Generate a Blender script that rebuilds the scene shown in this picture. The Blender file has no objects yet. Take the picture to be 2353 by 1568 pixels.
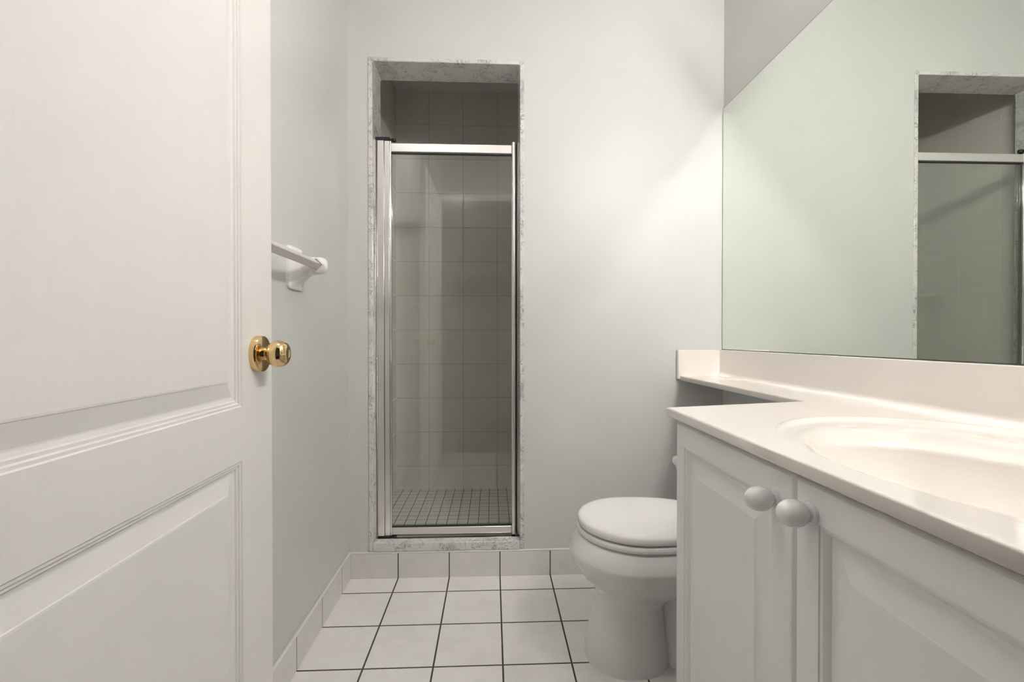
import bpy, bmesh, math, random
from mathutils import Vector, Matrix

sc = bpy.context.scene
C = sc.collection
PI = math.pi
random.seed(4)

# ------------------------------------------------------------------ camera, world, exposure
F = 1076.0                                   # focal length in pixels of the 2353 px wide frame
cam_d = bpy.data.cameras.new('camera')
cam = bpy.data.objects.new('camera', cam_d)
C.objects.link(cam)
cam_d.sensor_width = 36.0
cam_d.lens = 36.0 * F / 2353.0
cam_d.clip_start = 0.01
yaw = math.atan((1176.5 - 1131.0) / F)
pitch = math.atan((784.0 - 776.0) / F)
cam.location = (0, 0, 0.96)
cam.rotation_euler = (PI / 2 - pitch, 0, -yaw)
sc.camera = cam

world = bpy.data.worlds.new('world')
sc.world = world
world.use_nodes = True
world.node_tree.nodes['Background'].inputs[0].default_value = (0.9, 0.88, 0.85, 1)
world.node_tree.nodes['Background'].inputs[1].default_value = 0.0

sc.view_settings.view_transform = 'Standard'
sc.view_settings.look = 'None'
sc.view_settings.gamma = 1
sc.view_settings.use_curve_mapping = False
sc.view_settings.exposure = -0.76
BULB = 960.0                                  # emission strength of the vanity bulbs
CEIL = 19.0                                   # emission strength of the added ceiling fill lamp
sc.cycles.use_denoising = True
sc.cycles.use_light_tree = False
sc.cycles.max_bounces = 9
sc.cycles.diffuse_bounces = 4
sc.cycles.glossy_bounces = 4
sc.cycles.transparent_max_bounces = 12
sc.cycles.blur_glossy = 0.0
sc.cycles.use_adaptive_sampling = True
sc.cycles.adaptive_threshold = 0.05
sc.cycles.use_guiding = True
sc.cycles.guiding_training_samples = 128
sc.cycles.use_surface_guiding = True
sc.cycles.sample_clamp_indirect = 0.0

# ------------------------------------------------------------------ materials
def new_mat(name):
    m = bpy.data.materials.new(name)
    m.use_nodes = True
    return m, m.node_tree, m.node_tree.nodes['Principled BSDF']

class NT:
    """short hand for building node chains"""
    def __init__(s, t): s.t = t
    def n(s, kind, **kw):
        x = s.t.nodes.new(kind)
        for k, v in kw.items(): setattr(x, k, v)
        return x
    def link(s, a, b): s.t.links.new(a, b)
    def math(s, op, a, b=None, c=None):
        x = s.n('ShaderNodeMath', operation=op)
        for i, v in enumerate((a, b, c)):
            if v is None: continue
            if isinstance(v, (int, float)): x.inputs[i].default_value = v
            else: s.link(v, x.inputs[i])
        return x.outputs[0]
    def noise(s, scale, detail=3, rough=0.5, vec=None, dist=0.0):
        x = s.n('ShaderNodeTexNoise')
        x.inputs['Scale'].default_value = scale
        x.inputs['Detail'].default_value = detail
        x.inputs['Roughness'].default_value = rough
        x.inputs['Distortion'].default_value = dist
        if vec is not None: s.link(vec, x.inputs['Vector'])
        return x.outputs['Fac']
    def ramp(s, fac, stops):
        x = s.n('ShaderNodeValToRGB')
        e = x.color_ramp.elements
        while len(e) > 1: e.remove(e[-1])
        e[0].position, e[0].color = stops[0][0], (*stops[0][1], 1)
        for p, c in stops[1:]:
            k = e.new(p); k.color = (*c, 1)
        s.link(fac, x.inputs[0])
        return x.outputs[0]
    def mix(s, fac, a, b, blend='MIX'):
        x = s.n('ShaderNodeMix', data_type='RGBA', blend_type=blend)
        if isinstance(fac, (int, float)): x.inputs[0].default_value = fac
        else: s.link(fac, x.inputs[0])
        for v, i in ((a, 6), (b, 7)):
            if isinstance(v, tuple): x.inputs[i].default_value = (*v, 1)
            else: s.link(v, x.inputs[i])
        return x.outputs[2]
    def bump(s, height, strength, dist, bsdf):
        x = s.n('ShaderNodeBump')
        x.inputs['Strength'].default_value = strength
        x.inputs['Distance'].default_value = dist
        s.link(height, x.inputs['Height'])
        s.link(x.outputs[0], bsdf.inputs['Normal'])
    def coords(s):
        x = s.n('ShaderNodeTexCoord')
        sep = s.n('ShaderNodeSeparateXYZ')
        s.link(x.outputs['Object'], sep.inputs[0])
        return x.outputs['Object'], sep.outputs[0], sep.outputs[1], sep.outputs[2]

def setp(b, **kw):
    for k, v in kw.items():
        key = k.replace('_', ' ').title().replace('Ior', 'IOR')
        inp = b.inputs[key]
        inp.default_value = (*v, 1) if isinstance(v, tuple) else v

def plain(name, col, rough=0.4, metallic=0.0, bump=None, var=0.03, **kw):
    m, t, b = new_mat(name)
    n = NT(t)
    setp(b, roughness=rough, metallic=metallic)
    for k, v in kw.items(): b.inputs[k].default_value = v
    co = n.coords()[0]
    f = n.noise(5.0, 1, 0.5, co)
    lo = tuple(c * (1 - var) for c in col)
    hi = tuple(min(1, c * (1 + var)) for c in col)
    n.link(n.ramp(f, [(0.3, lo), (0.7, hi)]), b.inputs['Base Color'])
    if bump:
        n.bump(n.noise(bump[0], 3, 0.6, co), bump[1], bump[2], b)
    return m

def grid_mask(n, axes, groove):
    """1 in the grout lines; axes = [(coordinate socket, origin, pitch)]"""
    out = None
    for s, o, p in axes:
        a = n.math('SUBTRACT', s, o)
        a = n.math('DIVIDE', a, p)
        r = n.math('ROUND', a)
        d = n.math('ABSOLUTE', n.math('SUBTRACT', a, r))
        mr = n.n('ShaderNodeMapRange', interpolation_type='SMOOTHSTEP')
        n.link(d, mr.inputs[0])
        h = groove / 2 / p
        mr.inputs[1].default_value = h * 0.8
        mr.inputs[2].default_value = h * 1.25
        mr.inputs[3].default_value = 1.0
        mr.inputs[4].default_value = 0.0
        out = mr.outputs[0] if out is None else n.math('MAXIMUM', out, mr.outputs[0])
    return out

def tile_mat(name, tile, grout, axes, groove, rough=0.22, var=0.05, mottle=14.0, bump=0.4):
    m, t, b = new_mat(name)
    n = NT(t)
    co, x, y, z = n.coords()
    s = {'x': x, 'y': y, 'z': z}
    g = grid_mask(n, [(s[a], o, p) for a, o, p in axes], groove)
    f = n.noise(mottle, 5, 0.6, co)
    f2 = n.noise(2.1, 2, 0.5, co)
    f = n.math('ADD', n.math('MULTIPLY', f, 0.6), n.math('MULTIPLY', f2, 0.4))
    lo = tuple(c * (1 - var * 1.6) for c in tile)
    tc = n.ramp(f, [(0.32, lo), (0.5, tile), (0.75, tuple(min(1, c * (1 + var)) for c in tile))])
    # small dark flecks on the glaze
    fl = n.noise(95.0, 2, 0.5, co)
    tc = n.mix(n.math('MULTIPLY', n.math('GREATER_THAN', fl, 0.75), 0.25), tc, tuple(c * 0.55 for c in tile))
    n.link(n.mix(g, tc, grout), b.inputs['Base Color'])
    rr = n.math('ADD', n.math('MULTIPLY', g, 0.6), rough)
    n.link(rr, b.inputs['Roughness'])
    n.bump(n.math('MULTIPLY', g, -1.0), bump, 0.002, b)
    return m

PAINT = (0.655, 0.658, 0.642)
M = {}
M['paint'] = plain('wall_paint', PAINT, 0.42, var=0.012)
M['ceiling'] = plain('ceiling_paint', (0.80, 0.79, 0.77), 0.8, var=0.01)
M['hall'] = plain('hall_paint', (0.50, 0.48, 0.44), 0.6, var=0.02)
M['floor_tile'] = tile_mat('floor_tile', (0.86, 0.835, 0.815), (0.075, 0.060, 0.048),
                           [('x', 0.031, 0.2030), ('y', 1.772, 0.2035)], 0.0052, 0.20, 0.05)
M['base_back'] = tile_mat('baseboard_tile_back', (0.76, 0.738, 0.715), (0.10, 0.085, 0.07),
                          [('x', 0.031, 0.2030)], 0.0042, 0.22, 0.05)
M['base_left'] = tile_mat('baseboard_tile_left', (0.76, 0.738, 0.715), (0.10, 0.085, 0.07),
                          [('y', 1.772, 0.2035)], 0.0036, 0.22, 0.05)
M['shower_x'] = tile_mat('shower_tile_back', (0.88, 0.84, 0.79), (0.68, 0.62, 0.565),
                         [('x', 0.031, 0.2006), ('z', 0.206, 0.1997)], 0.0042, 0.16, 0.02, 4.0)
M['shower_y'] = tile_mat('shower_tile_side', (0.88, 0.85, 0.80), (0.90, 0.86, 0.79),
                         [('y', 2.757, 0.2006), ('z', 0.206, 0.1997)], 0.0042, 0.16, 0.02, 4.0)
M['shower_floor'] = tile_mat('shower_mosaic', (0.78, 0.77, 0.73), (0.06, 0.055, 0.045),
                             [('x', -0.519, 0.0502), ('y', 2.720, 0.0530)], 0.0034, 0.22, 0.04, 10.0)
M['caulk'] = plain('caulk', (0.82, 0.79, 0.73), 0.5)
M['door'] = plain('door_paint', (0.83, 0.81, 0.785), 0.36, var=0.01)
def _door_grain():
    t = M['door'].node_tree
    n = NT(t); b = t.nodes['Principled BSDF']
    co, x, y, z = n.coords()
    mp = n.n('ShaderNodeMapping'); mp.inputs['Scale'].default_value = (60, 120, 9)
    n.link(co, mp.inputs[0])
    n.bump(n.noise(3.0, 4, 0.6, mp.outputs[0]), 0.10, 0.001, b)
_door_grain()
M['cabinet'] = plain('cabinet_foil', (0.90, 0.885, 0.88), 0.30, var=0.008)
M['cabinet_in'] = plain('cabinet_shadow_board', (0.55, 0.52, 0.49), 0.5)
M['knob_white'] = plain('white_ceramic_knob', (0.92, 0.91, 0.91), 0.12, var=0.01)
M['ceramic'] = plain('white_ceramic', (0.86, 0.845, 0.84), 0.10, var=0.01)
M['porcelain'] = plain('toilet_porcelain', (0.90, 0.885, 0.865), 0.07, var=0.01)
M['seat'] = plain('toilet_seat_plastic', (0.88, 0.86, 0.84), 0.22, var=0.006)
M['bar'] = plain('towel_bar_plastic', (0.72, 0.66, 0.65), 0.12, var=0.01)
M['black'] = plain('black_plastic', (0.012, 0.012, 0.012), 0.45)
M['gasket'] = plain('dark_rubber', (0.03, 0.032, 0.03), 0.5)
M['alu'] = plain('polished_aluminium', (0.84, 0.82, 0.80), 0.16, 1.0, var=0.02)
M['rail'] = plain('satin_aluminium', (0.86, 0.83, 0.80), 0.30, 1.0, var=0.02)
M['chrome'] = plain('chrome', (0.88, 0.87, 0.86), 0.05, 1.0, var=0.01)
M['brass'] = plain('polished_brass', (0.80, 0.60, 0.32), 0.07, 1.0, var=0.03)
M['enamel'] = plain('white_enamel', (0.82, 0.81, 0.79), 0.3)
M['wood'] = plain('hall_wood', (0.16, 0.075, 0.04), 0.35, var=0.2)
M['mirror_edge'] = plain('mirror_edge', (0.06, 0.075, 0.065), 0.3)

def _counter():
    m, t, b = new_mat('cultured_marble')
    n = NT(t)
    setp(b, roughness=0.07)
    b.inputs['Coat Weight'].default_value = 0.3
    b.inputs['Coat Roughness'].default_value = 0.03
    co, x, y, z = n.coords()
    f = n.noise(2.5, 3, 0.5, co)
    base = n.ramp(f, [(0.3, (0.855, 0.80, 0.745)), (0.7, (0.875, 0.825, 0.775))])
    # faint brown stain near the top of the backsplash
    def sq(s, o, w): return n.math('POWER', n.math('DIVIDE', n.math('SUBTRACT', s, o), w), 2)
    d = n.math('ADD', sq(y, 1.545, 0.045), sq(z, 0.893, 0.012))
    inside = n.math('LESS_THAN', d, 1.0)
    sp = n.math('GREATER_THAN', n.noise(160, 2, 0.5, co), 0.60)
    n.link(n.mix(n.math('MULTIPLY', n.math('MULTIPLY', inside, sp), 0.35), base, (0.42, 0.27, 0.17)), b.inputs['Base Color'])
    return m
M['counter'] = _counter()

def _marble():
    m, t, b = new_mat('carrara_marble')
    n = NT(t)
    setp(b, roughness=0.14)
    co, x, y, z = n.coords()
    cloud = n.noise(9, 5, 0.65, co, 0.6)
    base = n.ramp(cloud, [(0.30, (0.42, 0.42, 0.42)), (0.45, (0.68, 0.665, 0.655)), (0.60, (0.76, 0.74, 0.73))])
    warp = n.noise(14, 4, 0.6, co, 0.5)
    v = n.math('ABSOLUTE', n.math('SUBTRACT', n.noise(30, 4, 0.6, co, 1.3), 0.5))
    vein = n.n('ShaderNodeMapRange', interpolation_type='SMOOTHSTEP')
    n.link(v, vein.inputs[0])
    vein.inputs[1].default_value = 0.0; vein.inputs[2].default_value = 0.032
    vein.inputs[3].default_value = 1.0; vein.inputs[4].default_value = 0.0
    gate = n.n('ShaderNodeMapRange')
    n.link(warp, gate.inputs[0])
    gate.inputs[1].default_value = 0.38; gate.inputs[2].default_value = 0.56
    k = n.math('MULTIPLY', n.math('MULTIPLY', vein.outputs[0], gate.outputs[0]), 0.75)
    n.link(n.mix(k, base, (0.14, 0.14, 0.14)), b.inputs['Base Color'])
    return m
M['marble'] = _marble()

def _mirror():
    m, t, b = new_mat('mirror_silver')
    setp(b, metallic=1.0, roughness=0.0, base_color=(0.835, 0.885, 0.825))
    return m
M['mirror'] = _mirror()

def _glass():
    m = bpy.data.materials.new('clear_door_glass')
    m.use_nodes = True
    t = m.node_tree; t.nodes.clear(); n = NT(t)
    out = n.n('ShaderNodeOutputMaterial')
    tr = n.n('ShaderNodeBsdfTransparent'); tr.inputs[0].default_value = (0.96, 0.975, 0.962, 1)
    gl = n.n('ShaderNodeBsdfGlossy'); gl.inputs['Roughness'].default_value = 0.0
    gl.inputs['Color'].default_value = (1, 1, 1, 1)
    ge = n.n('ShaderNodeNewGeometry')
    dt = n.n('ShaderNodeVectorMath', operation='DOT_PRODUCT')
    n.link(ge.outputs['Normal'], dt.inputs[0]); n.link(ge.outputs['Incoming'], dt.inputs[1])
    cs = n.math('SUBTRACT', 1.0, n.math('ABSOLUTE', dt.outputs['Value']))
    fr = n.math('ADD', 0.058, n.math('MULTIPLY', n.math('POWER', cs, 5.0), 0.955))
    mx = n.n('ShaderNodeMixShader')
    n.link(fr, mx.inputs[0])
    n.link(tr.outputs[0], mx.inputs[1]); n.link(gl.outputs[0], mx.inputs[2])
    n.link(mx.outputs[0], out.inputs[0])
    return m
M['glass'] = _glass()

def emit(name, col, s):
    m, t, b = new_mat(name)
    setp(b, base_color=(0.9, 0.9, 0.88), roughness=0.3)
    b.inputs['Emission Color'].default_value = (*col, 1)
    b.inputs['Emission Strength'].default_value = s
    return m
M['bulb'] = emit('lit_bulb', (1.0, 0.950, 0.930), BULB)
M['diffuser'] = emit('fill_diffuser', (1.0, 0.962, 0.950), CEIL)

# ------------------------------------------------------------------ helpers
def mesh_obj(name, bm, m, parent=None, local=False, smooth=None, bevel=0, seg=2):
    """link a bmesh as ONE object; world coordinates are moved into the parent's frame unless local"""
    bmesh.ops.recalc_face_normals(bm, faces=bm.faces)
    if parent is not None and not local:
        bm.transform(world_matrix(parent).inverted())
    me = bpy.data.meshes.new(name)
    bm.to_mesh(me); bm.free()
    o = bpy.data.objects.new(name, me)
    C.objects.link(o)
    me.materials.append(M[m])
    if parent is not None: o.parent = parent
    if smooth is not None:
        for p in me.polygons: p.use_smooth = True
        me.set_sharp_from_angle(angle=math.radians(smooth))
    if bevel:
        bv = o.modifiers.new('bevel', 'BEVEL')
        bv.width = bevel; bv.segments = seg; bv.limit_method = 'ANGLE'; bv.angle_limit = math.radians(40)
        bv.harden_normals = False
        for p in me.polygons: p.use_smooth = True
        me.set_sharp_from_angle(angle=math.radians(35))
    return o

def world_matrix(o):
    m = o.matrix_basis.copy()
    if o.parent is not None: m = world_matrix(o.parent) @ m
    return m

def thing(name, label, cat, loc=(0, 0, 0), rotz=0.0, group=None):
    o = bpy.data.objects.new(name, None)
    C.objects.link(o)
    o.empty_display_size = 0.1
    o.location = loc; o.rotation_euler = (0, 0, rotz)
    o['label'] = label; o['category'] = cat; o['kind'] = 'thing'
    if group: o['group'] = group
    return o

def struct(name, bm, m, label=None, parent=None, **kw):
    o = mesh_obj(name, bm, m, parent, **kw)
    if parent is None: o['kind'] = 'structure'
    if label: o['label'] = label
    return o

def add_box(bm, x0, x1, y0, y1, z0, z1):
    v = [bm.verts.new(p) for p in ((x0, y0, z0), (x1, y0, z0), (x1, y1, z0), (x0, y1, z0),
                                   (x0, y0, z1), (x1, y0, z1), (x1, y1, z1), (x0, y1, z1))]
    for f in ((3, 2, 1, 0), (4, 5, 6, 7), (0, 1, 5, 4), (1, 2, 6, 5), (2, 3, 7, 6), (3, 0, 4, 7)):
        bm.faces.new([v[i] for i in f])

def box(*a):
    bm = bmesh.new(); add_box(bm, *a); return bm

def boxes(*lst):
    bm = bmesh.new()
    for a in lst: add_box(bm, *a)
    return bm

def add_loft(bm, rings, cap0=True, cap1=True):
    """rings: lists of points of equal count"""
    vs = [[bm.verts.new(p) for p in r] for r in rings]
    n = len(vs[0])
    for a, b in zip(vs, vs[1:]):
        for i in range(n):
            bm.faces.new((a[i], a[(i + 1) % n], b[(i + 1) % n], b[i]))
    if cap0: bm.faces.new(list(reversed(vs[0])))
    if cap1: bm.faces.new(vs[-1])

def add_lathe(bm, prof, origin, axis, n=40):
    """prof: (distance along axis, radius)"""
    axis = Vector(axis).normalized()
    u = axis.orthogonal().normalized(); v = axis.cross(u)
    o = Vector(origin)
    rings = []
    for d, r in prof:
        r = max(r, 1e-5)
        rings.append([o + axis * d + (u * math.cos(2 * PI * i / n) + v * math.sin(2 * PI * i / n)) * r for i in range(n)])
    add_loft(bm, rings)

def lathe(*a, **k):
    bm = bmesh.new(); add_lathe(bm, *a, **k); return bm

def superell(cx, cy, ax, ay, n, e=2.0, z=0.0):
    pts = []
    for i in range(n):
        t = 2 * PI * i / n
        c, s = math.cos(t), math.sin(t)
        pts.append((cx + ax * math.copysign(abs(c) ** (2 / e), c), cy + ay * math.copysign(abs(s) ** (2 / e), s), z))
    return pts

def add_prism(bm, poly, z0, z1, top=True, bottom=True):
    """poly: list of (x, y)"""
    a = [bm.verts.new((x, y, z0)) for x, y in poly]
    b = [bm.verts.new((x, y, z1)) for x, y in poly]
    n = len(a)
    for i in range(n): bm.faces.new((a[i], a[(i + 1) % n], b[(i + 1) % n], b[i]))
    if bottom: bm.faces.new(list(reversed(a)))
    if top: bm.faces.new(b)

def ring_rects(bm, rect, prof, fn, close=True):
    """nested mitred rectangles: prof = [(inset, height)], fn(u, v, h) -> point; closes the field"""
    u0, u1, v0, v1 = rect
    prev = None
    for d, h in prof:
        r = [bm.verts.new(fn(u, v, h)) for u, v in ((u0 + d, v0 + d), (u1 - d, v0 + d), (u1 - d, v1 - d), (u0 + d, v1 - d))]
        if prev:
            for i in range(4): bm.faces.new((prev[i], prev[(i + 1) % 4], r[(i + 1) % 4], r[i]))
        prev = r
    if close: bm.faces.new(prev)

# ------------------------------------------------------------------ the room
WL, WR, D = -0.570, 0.948, 1.886          # left wall, right wall, back wall
ZC = 2.44                                  # ceiling
YF = 0.115                                 # inner face of the front wall
OX0, OX1, OZ0, OZ1 = -0.492, 0.128, 0.105, 2.071   # outside of the marble surround
DW = 0.13                                  # thickness of the back wall
SB, SR = 2.76, 0.95                        # shower back wall, right wall
DX0, DX1, DZ = -0.415, 0.385, 2.055        # doorway in the front wall

struct('floor', box(WL - 0.1, WR + 0.1, -0.02, D + DW, -0.05, 0), 'floor_tile')
struct('ceiling', box(WL - 0.1, WR + 0.1, -0.1, D + DW, ZC, ZC + 0.05), 'ceiling')
struct('wall_left', box(WL - 0.1, WL, -0.0, D + DW, 0, ZC), 'paint')
struct('wall_right', box(WR, WR + 0.1, 0.0, D + DW, 0, ZC), 'paint')
struct('wall_back', boxes((WL, OX0, D, D + DW, 0, ZC), (OX1, WR, D, D + DW, 0, ZC),
                          (OX0, OX1, D, D + DW, OZ1, ZC), (OX0, OX1, D, D + DW, 0, OZ0)), 'paint')
struct('wall_front', boxes((WL, DX0 - 0.03, 0.005, YF, 0, ZC), (DX1 + 0.03, WR, 0.005, YF, 0, ZC),
                           (DX0 - 0.03, DX1 + 0.03, 0.005, YF, DZ + 0.03, ZC)), 'paint')
# door casing round the doorway (seen only as a reflection in the shower glass)
struct('trim_1', boxes((DX0 - 0.03, DX0, 0.0, YF, 0, DZ), (DX1, DX1 + 0.03, 0.0, YF, 0, DZ),
                       (DX0 - 0.03, DX1 + 0.03, 0.0, YF, DZ, DZ + 0.03),
                       (DX0 - 0.075, DX0 - 0.008, YF, YF + 0.012, 0, DZ + 0.075),
                       (DX1 + 0.008, DX1 + 0.075, YF, YF + 0.012, 0, DZ + 0.075),
                       (DX0 - 0.008, DX1 + 0.008, YF, YF + 0.012, DZ + 0.008, DZ + 0.075)), 'door', bevel=0.003)

# shower compartment behind the back wall
struct('floor_shower', box(-0.56, SR, D + DW, SB, 0.0, 0.070), 'shower_floor')
struct('wall_shower_back', box(-0.66, SR + 0.1, SB, SB + 0.1, 0, 2.48), 'shower_x')
struct('wall_shower_left', box(-0.66, -0.56, D + DW, SB, 0, 2.48), 'shower_y')
struct('wall_shower_right', box(SR, SR + 0.1, D + DW, SB, 0, 2.48), 'shower_y')
struct('ceiling_shower', box(-0.56, SR, D + DW, SB, 2.40, 2.45), 'ceiling')
struct('wall_shower_front', boxes((-0.56, OX0, D + DW, D + DW + 0.008, 0.07, 2.40), (OX1, SR, D + DW, D + DW + 0.008, 0.07, 2.40),
                                  (OX0, OX1, D + DW, D + DW + 0.008, OZ1, 2.40)), 'shower_x')

# hall behind the camera
struct('floor_hall', box(-1.2, 1.4, -1.6, -0.02, -0.05, 0), 'wood')
struct('wall_hall', boxes((-1.2, 1.4, -1.7, -1.6, 0, 2.44), (-1.3, -1.2, -1.6, 0.0, 0, 2.44), (1.4, 1.5, -1.6, 0.0, 0, 2.44),
                          (-1.2, DX0 - 0.03, -0.01, 0.004, 0, 2.44), (DX1 + 0.03, 1.4, -0.01, 0.004, 0, 2.44)), 'hall')
struct('ceiling_hall', box(-1.3, 1.5, -1.7, -0.1, 2.44, 2.49), 'ceiling')

# baseboards of cut floor tile with a caulk line on top
def baseboard(name, bm, m, cbm):
    o = struct(name, bm, m, bevel=0.0015)
    c = mesh_obj('caulk_line', cbm, 'caulk', o, bevel=0.002)
baseboard('baseboard_back', box(WL + 0.008, 0.72, D - 0.008, D, 0, 0.099), 'base_back',
          box(WL + 0.004, 0.318, D - 0.009, D, 0.099, 0.1045))
baseboard('baseboard_left', box(WL, WL + 0.008, 0.16, D, 0, 0.099), 'base_left',
          box(WL, WL + 0.009, 0.16, D, 0.099, 0.1045))

# marble surround of the shower opening
def marble():
    bm = bmesh.new()
    y0, y1 = D - 0.004, D + DW + 0.010
    w = 0.0175
    add_box(bm, OX0, OX0 + w, y0, y1, OZ0, OZ1)
    add_box(bm, OX1 - w + 0.001, OX1, y0, y1, OZ0, OZ1)
    add_box(bm, OX0 + w, OX1 - w + 0.001, y0, y1, OZ1 - 0.0155, OZ1)
    add_box(bm, OX0 + w, OX1 - w + 0.001, y0 - 0.003, y1, OZ0, 0.1395)
    o = struct('trim_2', bm, 'marble', 'grey veined marble surround of the shower opening', bevel=0.003)
    o['category'] = 'surround'
    # caulk bead in the upper corners and along the foot
    cb = boxes((OX0 + w, OX0 + w + 0.003, D, y1, OZ1 - 0.0185, OZ1 - 0.0155),
               (OX1 - w - 0.002, OX1 - w + 0.001, D, y1, OZ1 - 0.0185, OZ1 - 0.0155))
    mesh_obj('caulk_line', cb, 'caulk', o)
marble()

# ------------------------------------------------------------------ the panelled door on the left
def make_door():
    ang = math.atan(0.024)
    T, Wd, z0, z1 = 0.035, 0.775, 0.012, 2.045
    # local frame: +y along the leaf from the hinge to the free edge, +x out of the visible face
    free = Vector((-0.420, 0.911, 0))
    dirv = Vector((-math.sin(ang), math.cos(ang), 0))
    hinge = free - dirv * Wd
    bm = bmesh.new()
    panels = [(0.112, Wd - 0.111, 0.845, 1.925), (0.112, Wd - 0.111, 0.215, 0.754)]
    prof = [(0, 0), (0.0015, -0.0022), (0.005, -0.0022), (0.0065, -0.0048), (0.010, -0.0048), (0.0115, -0.0075),
            (0.0165, -0.0085), (0.0185, -0.0085), (0.0425, -0.0020), (0.0435, -0.0008), (0.046, -0.0004)]
    for side in (0, 1):
        fn = (lambda u, v, h: (h, u, v)) if side == 0 else (lambda u, v, h: (-T - h, u, v))
        us = [0, 0.112, Wd - 0.111, Wd]
        vs = [z0, 0.215, 0.754, 0.845, 1.925, z1]
        for i in range(3):
            for j in range(5):
                if i == 1 and j in (1, 3): continue
                q = [(us[i], vs[j]), (us[i + 1], vs[j]), (us[i + 1], vs[j + 1]), (us[i], vs[j + 1])]
                bm.faces.new([bm.verts.new(fn(a, b, 0)) for a, b in q])
        for r in panels: ring_rects(bm, r, prof, fn)
    rim = [(0, z0), (Wd, z0), (Wd, z1), (0, z1)]
    for i in range(4):
        a, b = rim[i], rim[(i + 1) % 4]
        bm.faces.new([bm.verts.new(p) for p in ((0, *a), (0, *b), (-T, *b), (-T, *a))])
    bmesh.ops.remove_doubles(bm, verts=bm.verts, dist=1e-5)
    bmesh.ops.recalc_face_normals(bm, faces=bm.faces)
    me = bpy.data.meshes.new('door_1'); bm.to_mesh(me); bm.free()
    me.materials.append(M['door'])
    d = bpy.data.objects.new('door_1', me); C.objects.link(d)
    d.location = hinge; d.rotation_euler = (0, 0, ang)
    d['kind'] = 'structure'
    d['label'] = 'open white door with raised moulded panels and a brass knob'
    d['category'] = 'door'
    ky, kz = Wd - 0.0575, 0.931
    for s in (1, -1):
        base = 0.0 if s == 1 else -T
        k = mesh_obj('doorknob', lathe([(0.0, 0.0325), (0.008, 0.0325), (0.0105, 0.0315), (0.0115, 0.029), (0.0118, 0.012), (0.0165, 0.0118),
                                        (0.018, 0.0105), (0.0195, 0.0105), (0.0205, 0.0125), (0.022, 0.0130), (0.0235, 0.0125), (0.0245, 0.0095),
                                        (0.0255, 0.0092), (0.026, 0.0085)], (base, ky, kz), (s, 0, 0), 56), 'brass', d, local=True, smooth=30)
        k['label'] = 'polished brass knob'
        pr = [(0.0235, 0.0088)]
        for i in range(1, 15):
            t = PI * i / 16
            pr.append((0.0372 - 0.0165 * math.cos(t) * (1.0 if t < PI / 2 else 1.05), 0.0088 + 0.0152 * math.sin(t) ** 0.75 if t < PI / 2 else 0.0240 * max(0.0, math.sin(t)) ** 0.55))
        pr.append((0.0539, 0.009)); pr.append((0.0533, 0.0065))
        mesh_obj('knob', lathe(pr, (base, ky, kz), (s, 0, 0), 56), 'brass', k, local=True, smooth=40)
    # hinges on the hidden edge
    for hz in (0.25, 1.05, 1.82):
        mesh_obj('hinge', lathe([(0, 0.006), (0.09, 0.006)], (0.004, -0.004, hz), (0, 0, 1), 16), 'brass', d, local=True, smooth=40)
make_door()

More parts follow.
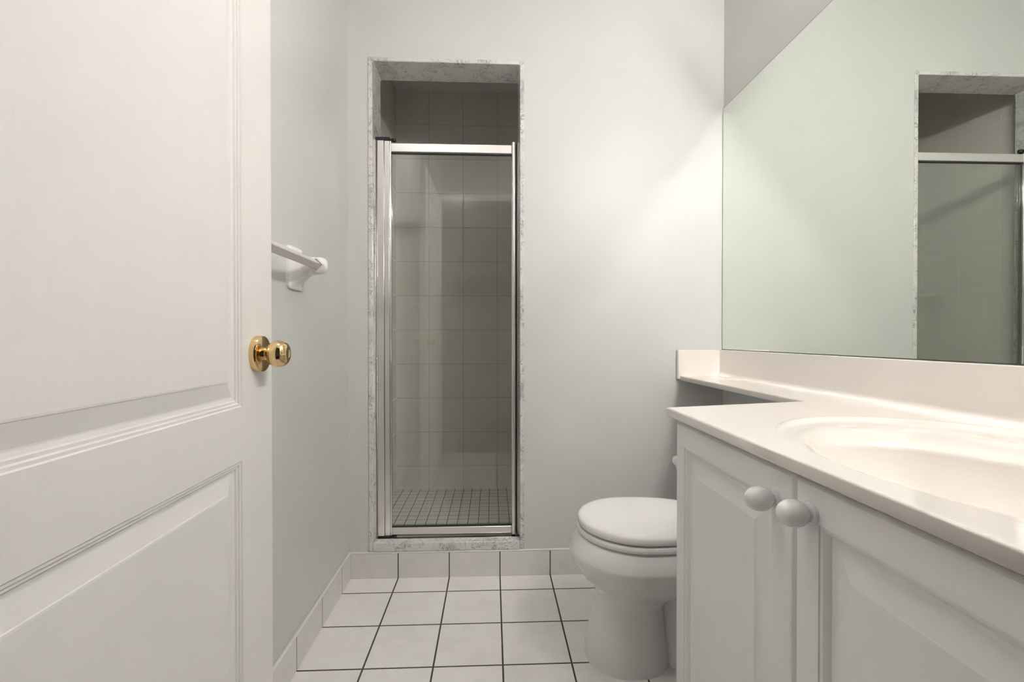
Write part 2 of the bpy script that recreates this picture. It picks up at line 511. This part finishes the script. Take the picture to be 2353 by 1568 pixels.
# ------------------------------------------------------------------ shower door
def shower_door():
    t = thing('shower_door', 'framed clear glass shower door with bright metal rails in the marble opening', 'shower door', (-0.17, 1.945, 0.1395))
    zt, zb = 1.761, 0.149
    y = 1.945
    # hinge side: wall channel, ridged post, rounded bright edge
    bm = bmesh.new()
    add_box(bm, -0.4745, -0.4700, y - 0.026, y + 0.018, 0.1405, zt - 0.001)
    add_box(bm, -0.4685, -0.4665, y - 0.022, y + 0.016, 0.1405, zt - 0.001)
    mesh_obj('wall_channel', bm, 'alu', t, bevel=0.0012)
    bm = bmesh.new()
    add_box(bm, -0.4660, -0.4395, y - 0.019, y + 0.016, zb, zt)
    add_box(bm, -0.4380, -0.4180, y - 0.016, y + 0.016, zb, zt)
    add_box(bm, -0.4400, -0.4375, y - 0.012, y + 0.012, zb, zt)
    mesh_obj('hinge_post', bm, 'alu', t, bevel=0.002)
    bm = bmesh.new()
    add_prism(bm, [(-0.4145 + 0.0045 * math.cos(a), y - 0.008 + 0.0055 * math.sin(a)) for a in [2 * PI * i / 20 for i in range(20)]], zb, zt)
    mesh_obj('post_edge', bm, 'chrome', t, smooth=40)
    for z0, z1 in ((zt + 0.0005, zt + 0.0145), (0.1415, zb - 0.0005)):
        bm = bmesh.new()
        add_box(bm, -0.4735, -0.4165, y - 0.018, y + 0.016, z0, z1)
        add_lathe(bm, [(0, 0.0085), (z1 - z0 - 0.002, 0.0085)], (-0.4015, y - 0.004, z0), (0, 0, 1), 20)
        add_box(bm, -0.4165, -0.4020, y - 0.010, y + 0.002, z0 + 0.002, z1 - 0.003)
        mesh_obj('hinge_cap', bm, 'black', t, bevel=0.0015)['label'] = 'black plastic hinge cap'
    # moving leaf
    mesh_obj('top_rail', box(-0.4105, 0.0800, y - 0.012, y + 0.010, 1.7180, 1.7540), 'rail', t, bevel=0.0025)
    mesh_obj('bottom_rail', box(-0.4105, 0.0790, y - 0.012, y + 0.010, 0.1500, 0.1795), 'rail', t, bevel=0.0025)
    for z0, z1 in ((1.7135, 1.7182), (0.1793, 0.1830)):
        mesh_obj('gasket', box(-0.4100, 0.0800, y - 0.0095, y + 0.006, z0, z1), 'gasket', t)['label'] = 'dark rubber strip'
    bm = bmesh.new()
    prof = []
    for i in range(13):
        a = PI + PI * i / 12
        prof.append((0.0885 + 0.0090 * math.cos(a), y - 0.012 + 0.010 * math.sin(a)))
    prof += [(0.0975, y + 0.012), (0.0795, y + 0.012)]
    add_prism(bm, prof, 0.1485, 1.7615)
    mesh_obj('handle_stile', bm, 'alu', t, smooth=35)
    mesh_obj('glass_pane', box(-0.4110, 0.0805, y - 0.0025, y + 0.0025, 0.1790, 1.7185), 'glass', t)
    # strike side: dark magnetic strip and bright jamb channel
    mesh_obj('magnetic_strip', box(0.0990, 0.1035, y - 0.004, y + 0.012, 0.1485, 1.7600), 'gasket', t)
    mesh_obj('strike_jamb', boxes((0.1045, 0.1070, y - 0.022, y + 0.018, 0.1480, 1.7600), (0.1070, 0.1114, y + 0.004, y + 0.018, 0.1480, 1.7600),
                                  (0.1085, 0.1114, y - 0.026, y + 0.002, 0.1480, 1.7600)), 'alu', t, bevel=0.001)
    mesh_obj('sill_track', boxes((-0.4735, 0.1110, y - 0.028, y + 0.022, 0.1396, 0.1412), (-0.4735, 0.1110, y + 0.016, y + 0.022, 0.1412, 0.1485)), 'alu', t, bevel=0.0006)
shower_door()

# ------------------------------------------------------------------ towel bar on the left wall
def towel_bar():
    t = thing('towel_bar', 'white ceramic towel bar on the left wall behind the open door', 'towel bar', (WL, 1.06, 1.16))
    secs = [(0, .051, .061, 1.158, 8), (.007, .051, .061, 1.158, 8), (.0085, .0495, .0595, 1.158, 8), (.0095, .044, .054, 1.158, 7), (.0125, .038, .048, 1.158, 6), (.020, .033, .042, 1.160, 5),
            (.028, .029, .038, 1.161, 4), (.038, .0245, .031, 1.163, 3.2), (.050, .0215, .0265, 1.165, 2.8), (.064, .0200, .0245, 1.166, 2.6),
            (.078, .0195, .0240, 1.167, 2.5), (.086, .0180, .0220, 1.167, 2.4), (.092, .0150, .0185, 1.167, 2.3), (.0955, .0105, .013, 1.167, 2.2), (.0975, .005, .006, 1.167, 2)]
    for yc in (1.372, 0.765):
        rings = []
        for d, hy, hz, zc, e in secs:
            rings.append([(WL + d, p[0], p[1]) for p in superell(yc, zc, hy, hz, 40, e)])
        bm = bmesh.new(); add_loft(bm, rings)
        mesh_obj('post', bm, 'ceramic', t, smooth=50)
        s = -1 if yc > 1 else 1
        # socket rim the bar sits in
        bx, bz, r0, r1 = WL + 0.072, 1.1665, 0.0205, 0.0165
        bm = bmesh.new()
        rs = []
        for yy, r in ((yc, r0), (yc + s * 0.0215, r0), (yc + s * 0.0225, r0 - 0.001), (yc + s * 0.0225, r1), (yc + s * 0.012, r1)):
            rs.append([(bx + r * math.cos(a) , yy, bz + r * 1.05 * math.sin(a)) for a in (0, PI / 2, PI, 1.5 * PI)])
        add_loft(bm, rs)
        mesh_obj('socket', bm, 'ceramic', t, bevel=0.0025, seg=3)
    h = 0.0145
    bm = bmesh.new()
    add_loft(bm, [[(WL + 0.072 + h * math.cos(a), yy, 1.1665 + h * math.sin(a)) for a in (0, PI / 2, PI, 1.5 * PI)] for yy in (0.778, 1.359)])
    mesh_obj('bar', bm, 'bar', t, bevel=0.0018)
towel_bar()

# ------------------------------------------------------------------ toilet
def toilet():
    t = thing('toilet', 'white toilet with its lid down between the vanity and the back wall', 'toilet', (0.60, 1.40, 0))
    cy = 1.40
    N = 64
    def ring(z, xf, xb, hw, e=2.0, back=None):
        # egg outline: round front, fuller back
        cx = xf + hw * 1.02
        pts = []
        for i in range(N):
            a = 2 * PI * i / N
            c, s = math.cos(a), math.sin(a)
            if c < 0: x = cx + (cx - xf) * -abs(c) ** (2 / e)
            else: x = cx + (xb - cx) * abs(c) ** (2 / 2.6)
            pts.append((x, cy + hw * math.copysign(abs(s) ** (2 / e), s), z))
        return pts
    bm = bmesh.new()
    rows = [(0.0, .280, .530, .1135), (0.030, .2805, .530, .1130), (0.060, .286, .525, .1100), (0.092, .294, .520, .1065), (0.140, .305, .515, .1030), (0.178, .3125, .512, .1020),
            (0.198, .3125, .530, .1060), (0.213, .306, .560, .1150), (0.228, .295, .600, .1290), (0.250, .273, .640, .1490), (0.275, .254, .680, .1650), (0.300, .240, .700, .1760),
            (.319, .2337, .711, .1815), (.3235, .2328, .712, .1825), (.328, .2336, .712, .1820), (.350, .2440, .712, .1760), (0.362, .2515, .712, .1710), (0.370, .2570, .712, .1675), (0.3735, .2640, .708, .1610)]
    add_loft(bm, [ring(*r) for r in rows])
    # trapway and foot behind the column, up to the tank
    tw = [(0.0, .50, .80, .095), (0.02, .50, .80, .092), (0.06, .49, .79, .075), (0.16, .48, .78, .066), (0.26, .52, .80, .090), (0.33, .56, .90, .130), (0.372, .58, .915, .150)]
    add_loft(bm, [superell((a + b) / 2, cy, (b - a) / 2, hw, 40, 3.0, z) for z, a, b, hw in tw])
    mesh_obj('bowl', bm, 'porcelain', t, smooth=28)
    def slab(zs, m, name):
        bm = bmesh.new()
        add_loft(bm, [ring(z, xf, .690 - (xf - .256) * 0.3, hw) for z, xf, hw in zs])
        return mesh_obj(name, bm, m, t, smooth=40)
    slab([(.3765, .2615, .1675), (.3785, .2585, .1705), (.384, .2570, .1720), (.389, .2575, .1715), (.3925, .2595, .1695), (.3940, .2640, .1650)], 'seat', 'seat')
    slab([(.3990, .2640, .1650), (.4000, .2615, .1675), (.403, .2600, .1690), (.410, .2600, .1690), (.4165, .2615, .1675), (.4205, .2660, .1630), (.4225, .2750, .1540), (.4235, .2900, .1390), (.4240, .3300, .0990)], 'seat', 'lid')
    # hinge posts
    for s in (-1, 1):
        mesh_obj('lid_hinge', box(.690, .715, cy + s * 0.07 - 0.015, cy + s * 0.07 + 0.015, .374, .412), 'seat', t, bevel=0.004)
    bm = bmesh.new()
    add_loft(bm, [superell(.835, cy, ax, ay, 48, 9, z) for z, ax, ay in ((.374, .085, .205), (.380, .090, .210), (.56, .094, .222), (.648, .096, .228))])
    tk = mesh_obj('tank', bm, 'porcelain', t, smooth=40)
    bm = bmesh.new()
    add_loft(bm, [superell(.832, cy, ax, ay, 48, 9, z) for z, ax, ay in ((.649, .100, .234), (.653, .103, .237), (.672, .104, .238), (.680, .101, .235), (.683, .094, .228))])
    mesh_obj('tank_lid', bm, 'porcelain', tk, smooth=40)
    bm = bmesh.new()
    add_lathe(bm, [(0, 0.012), (0.012, 0.012), (0.015, 0.008)], (.742, cy - 0.16, .60), (-1, 0, 0), 20)
    add_box(bm, .722, .729, cy - 0.165, cy - 0.085, .594, .606)
    mesh_obj('flush_lever', bm, 'chrome', tk, bevel=0.002)
    for s in (-1, 1):
        mesh_obj('bolt_cap', lathe([(0, .011), (.006, .0105), (.011, .007), (.013, .001)], (.64, cy + s * 0.083, 0.0185), (0, 0, 1), 20), 'porcelain', t, smooth=50)
toilet()

# ------------------------------------------------------------------ vanity top with moulded basin
ZT = 0.805
def vanity_countertop():
    t = thing('vanity_countertop', 'glossy cream vanity top with an oval moulded basin and a shelf running over the toilet', 'countertop', (0.66, 0.55, ZT - 0.02))
    x0 = 0.386
    poly = [(x0, YF + 0.002), (x0, 1.023), (0.763, 1.110), (0.761, D - 0.001), (0.9455, D - 0.001), (0.9455, YF + 0.002)]
    n = 96
    co, ao = (0.672, 0.53), (0.262, 0.362)        # outer lip of the deck
    ci, ai = (0.582, 0.53), (0.146, 0.203)        # rim of the bowl
    def ell(c, a, z): return [(c[0] + a[0] * math.cos(2 * PI * i / n), c[1] + a[1] * math.sin(2 * PI * i / n), z) for i in range(n)]
    def blend(s, z):
        # s = 0 outer lip, 1 bowl rim
        return ell((co[0] + (ci[0] - co[0]) * s, co[1]), (ao[0] + (ai[0] - ao[0]) * s, ao[1] + (ai[1] - ao[1]) * s), z)
    def inset(d):
        """the outline moved inwards by d (counter-clockwise outline)"""
        out, k = [], len(poly)
        for i in range(k):
            p0, p1, p2 = Vector(poly[i - 1]), Vector(poly[i]), Vector(poly[(i + 1) % k])
            e1, e2 = (p1 - p0).normalized(), (p2 - p1).normalized()
            n1, n2 = Vector((e1.y, -e1.x)), Vector((e2.y, -e2.x))        # clockwise outline: the inside lies to the right
            b = (n1 + n2) / (1 + n1.dot(n2))
            out.append(p1 + b * d)
        return out
    bm = bmesh.new()
    lip = [bm.verts.new(p) for p in blend(0, ZT)]
    th, r = 0.0195, 0.0035
    offs = [(r * (1 - math.sin(a)), -r * (1 - math.cos(a))) for a in (0, PI / 6, PI / 3, PI / 2)]
    offs += [(r * (1 - math.cos(a)), -th + r * (1 - math.sin(a))) for a in (0, PI / 6, PI / 3, PI / 2)]
    loops = [[bm.verts.new((p.x, p.y, ZT + dz)) for p in inset(d)] for d, dz in offs]
    def fill(L1, L2):
        es = []
        for L in (L1, L2):
            for i in range(len(L)):
                es.append(bm.edges.get((L[i], L[(i + 1) % len(L)])) or bm.edges.new((L[i], L[(i + 1) % len(L)])))
        return [g for g in bmesh.ops.triangle_fill(bm, use_beauty=True, use_dissolve=False, edges=es)['geom'] if isinstance(g, bmesh.types.BMFace)]
    flat = fill(lip, loops[0])
    m = len(poly)
    for A, B in zip(loops, loops[1:]):
        for i in range(m): bm.faces.new((A[i], A[(i + 1) % m], B[(i + 1) % m], B[i]))
    prof = [(0.03, 0.0012), (0.06, 0.0021), (0.09, 0.0024), (0.12, 0.0019), (0.155, 0.0003), (0.20, -0.0022), (0.25, -0.0036), (0.31, -0.0040),
            (0.44, -0.0042), (0.52, -0.0040), (0.58, -0.0028), (0.63, -0.0024), (0.70, -0.0034), (0.78, -0.0058), (0.85, -0.0080), (0.91, -0.0108), (0.955, -0.0138), (0.985, -0.0172), (1.0, -0.0200)]
    rings = []
    for sv, dz in prof:
        pts = []
        for i, p in enumerate(blend(sv, 0)):
            c = math.cos(2 * PI * i / n)
            w = min(1.0, max(0.0, (c + 0.97) / 0.75)); w = w * w * (3 - 2 * w)    # the moulding dies out towards the front edge
            w2 = max(w, min(1.0, max(0.0, (sv - 0.5) / 0.5)))
            pts.append((p[0], p[1], ZT + dz * w2))
        rings.append(pts)
    bowl = [(0.992, -0.0245), (0.980, -0.0305), (0.955, -0.041), (0.90, -0.060), (0.82, -0.081), (0.70, -0.101), (0.55, -0.117), (0.38, -0.127), (0.22, -0.132), (0.12, -0.134)]
    for k, dz in bowl:
        rings.append(ell((ci[0] + (1 - k) * 0.03, ci[1]), (ai[0] * k, ai[1] * k), ZT + dz))
    prev = lip
    for q in rings:
        cur = [bm.verts.new(p) for p in q]
        for i in range(n): bm.faces.new((prev[i], prev[(i + 1) % n], cur[(i + 1) % n], cur[i]))
        prev = cur
    bm.faces.new(prev)
    inn = [bm.verts.new((p[0], p[1], ZT - th)) for p in blend(0, 0)]
    flat += fill(inn, loops[-1])
    for f in bm.faces: f.smooth = True
    for f in flat: f.smooth = False
    bm.normal_update()
    mesh_obj('counter_slab', bm, 'counter', t)
    # backsplash with a coved foot
    def splash(name, pts):
        bm = bmesh.new(); add_loft(bm, pts)
        mesh_obj(name, bm, 'counter', t, smooth=30)
    xs, zt = 0.9245, 0.910
    sec = [(0.9455, ZT - 0.001), (xs - 0.013, ZT - 0.001), (xs - 0.013, ZT), (xs - 0.0095, ZT + 0.0008), (xs - 0.0060, ZT + 0.0027), (xs - 0.0030, ZT + 0.0058), (xs - 0.0009, ZT + 0.0098), (xs, ZT + 0.0140),
           (xs, zt - 0.003), (xs + 0.0009, zt - 0.0009), (xs + 0.003, zt), (0.9455, zt)]
    splash('backsplash', [[(x, y, z) for x, z in sec] for y in (YF + 0.002, D - 0.001)])
    ys = D - 0.0195
    bm = bmesh.new()
    add_box(bm, 0.7525, xs + 0.001, ys, D - 0.001, ZT - 0.014, 0.9095)
    mesh_obj('side_splash', bm, 'counter', t, bevel=0.004, seg=3)
    bm = lathe([(0, 0.021), (0.002, 0.021), (0.003, 0.018), (0.0015, 0.014), (0.0015, 0.001)], (0.608, 0.53, ZT - 0.134), (0, 0, 1), 32)
    mesh_obj('drain', bm, 'chrome', t, smooth=40)
vanity_countertop()

# ------------------------------------------------------------------ vanity cabinet
def vanity_cabinet():
    t = thing('vanity_cabinet', 'white vanity cabinet with raised panel doors and round white knobs', 'cabinet', (0.67, 0.56, 0))
    y0, y1 = YF + 0.004, 1.0055
    zt = ZT - 0.0205
    bm = boxes((0.421, 0.9455, y1 - 0.016, y1, 0.0, zt), (0.421, 0.9455, y0, y0 + 0.016, 0.0, zt), (0.421, 0.9455, y0 + 0.016, y1 - 0.016, 0.10, 0.116),
               (0.475, 0.487, y0 + 0.016, y1 - 0.016, 0.0, 0.10), (0.421, 0.431, y0 + 0.016, y1 - 0.016, 0.755, zt), (0.421, 0.437, y0 + 0.016, 0.205, 0.116, 0.755),
               (0.930, 0.9455, y0 + 0.016, y1 - 0.016, 0.116, zt))
    mesh_obj('body', bm, 'cabinet', t)
    prof = [(0.0, -0.019), (0.0, -0.0075), (0.0015, -0.0045), (0.004, -0.0018), (0.0075, -0.0003), (0.0085, 0.0), (0.0465, 0.0), (0.0475, -0.0018), (0.051, -0.0026),
            (0.054, -0.0050), (0.0575, -0.0095), (0.062, -0.0115), (0.067, -0.0115), (0.093, -0.0030), (0.0945, -0.0018), (0.097, -0.0014)]
    def door(a, b, ky, kz):
        bm = bmesh.new()
        z0, z1 = 0.112, 0.7765
        fn = lambda u, v, h: (0.400 - h, u, v)
        ring_rects(bm, (a, b, z0, z1), prof, fn)
        bmesh.ops.remove_doubles(bm, verts=bm.verts, dist=1e-6)
        c = [bm.verts.new(fn(u, v, -0.019)) for u, v in ((a, z0), (b, z0), (b, z1), (a, z1))]
        bm.faces.new(c)
        bmesh.ops.remove_doubles(bm, verts=bm.verts, dist=1e-6)
        d = mesh_obj('door', bm, 'cabinet', t, smooth=24)
        pr = [(0.0, 0.0145), (0.003, 0.0145), (0.0045, 0.0135), (0.0052, 0.0105), (0.0085, 0.0100)]
        for i in range(1, 17):
            th = PI * (0.16 + 0.84 * i / 16)
            pr.append((0.0243 - 0.0200 * math.cos(th), 0.0172 * math.sin(th) if i < 16 else 0.0002))
        bk = mesh_obj('knob', lathe(pr, (0.400, ky, kz), (-1, 0, 0), 40), 'knob_white', d, smooth=40)
        bk['label'] = 'glossy white ball knob'
    door(0.6055, 1.0050, 0.643, 0.733)
    door(0.2000, 0.6030, 0.569, 0.740)
    return t
cab = vanity_cabinet()

# small white end of a paper holder fixed to the far side of the cabinet
bm = lathe([(0, 0.022), (0.006, 0.022), (0.009, 0.018), (0.012, 0.011), (0.045, 0.0105)], (0.425, 1.0055, 0.680), (0, 1, 0), 32)
ph = mesh_obj('paper_holder', bm, 'ceramic', cab, smooth=40)
ph['label'] = 'small white rounded end peeping past the far edge'
mesh_obj('end_cap', lathe([(0.0, 0.002), (0.001, 0.006), (0.004, 0.0095), (0.010, 0.0115), (0.018, 0.011), (0.030, 0.010), (0.034, 0.005)], (0.4095, 1.046, 0.680), (1, 0, 0), 32), 'ceramic', ph, smooth=50)

# ------------------------------------------------------------------ mirror on the right wall
def mirror():
    t = thing('wall_mirror', 'large frameless mirror on the right wall above the cream backsplash', 'mirror', (0.945, 1.0, 0.9115))
    ya, yb, za, zb = YF + 0.004, D - 0.0025, 0.9115, 1.897
    mesh_obj('mirror_backing', box(0.9436, 0.9478, ya, yb, za, zb), 'mirror_edge', t)
    e = 0.0022
    mesh_obj('mirror_glass', box(0.9426, 0.9435, ya + e, yb - e, za + e * 0.5, zb - e), 'mirror', t)
mirror()

# ------------------------------------------------------------------ vanity lamp out of the frame, plus an added ceiling fill lamp
def vanity_light():
    t = thing('vanity_light', 'white bar light with three bare bulbs above the mirror', 'light', (0.948, 0.56, 1.965))
    bm = box(0.932, 0.9475, 0.16, 0.78, 1.922, 1.948)
    mesh_obj('backplate', bm, 'rail', t, bevel=0.004, seg=3)
    ax = Vector((-0.605, 0, 0.797))                 # the bulbs lean out and up from the top edge of the mirror
    e0 = Vector((0.943, 0, 1.897))
    for y in (0.25, 0.47, 0.69):
        o = Vector((0, y, 0)) + e0
        s = mesh_obj('socket', lathe([(0.030, 0.0125), (0.034, 0.0135), (0.058, 0.0115), (0.060, 0.009)], o, ax, 24), 'enamel', t, smooth=40)
        mesh_obj('bracket', box(0.914, 0.9325, y - 0.010, y + 0.010, 1.926, 1.944), 'enamel', s, bevel=0.001)
        prof = [(0.059, 0.0075), (0.064, 0.0090), (0.074, 0.0102), (0.086, 0.0105), (0.102, 0.0100), (0.118, 0.0083), (0.130, 0.0056), (0.137, 0.0026), (0.139, 0.0004)]
        mesh_obj('bulb', lathe(prof, o, ax, 24), 'bulb', s, smooth=60)
vanity_light()

def ceiling_fill_light():  # unseen lamp added to brighten the floor and the cabinet fronts
    t = thing('ceiling_fill_light', 'added round frosted fill light on the unseen bathroom ceiling above the open door', 'light', (-0.33, 0.80, ZC))
    mesh_obj('rim', lathe([(0, 0.17), (0.025, 0.17), (0.03, 0.16)], (-0.33, 0.80, ZC), (0, 0, -1), 40), 'rail', t, smooth=40)
    mesh_obj('diffuser', lathe([(0.028, 0.158), (0.05, 0.145), (0.07, 0.10), (0.078, 0.04), (0.08, 0.001)], (-0.33, 0.80, ZC), (0, 0, -1), 40), 'diffuser', t, smooth=60)
ceiling_fill_light()
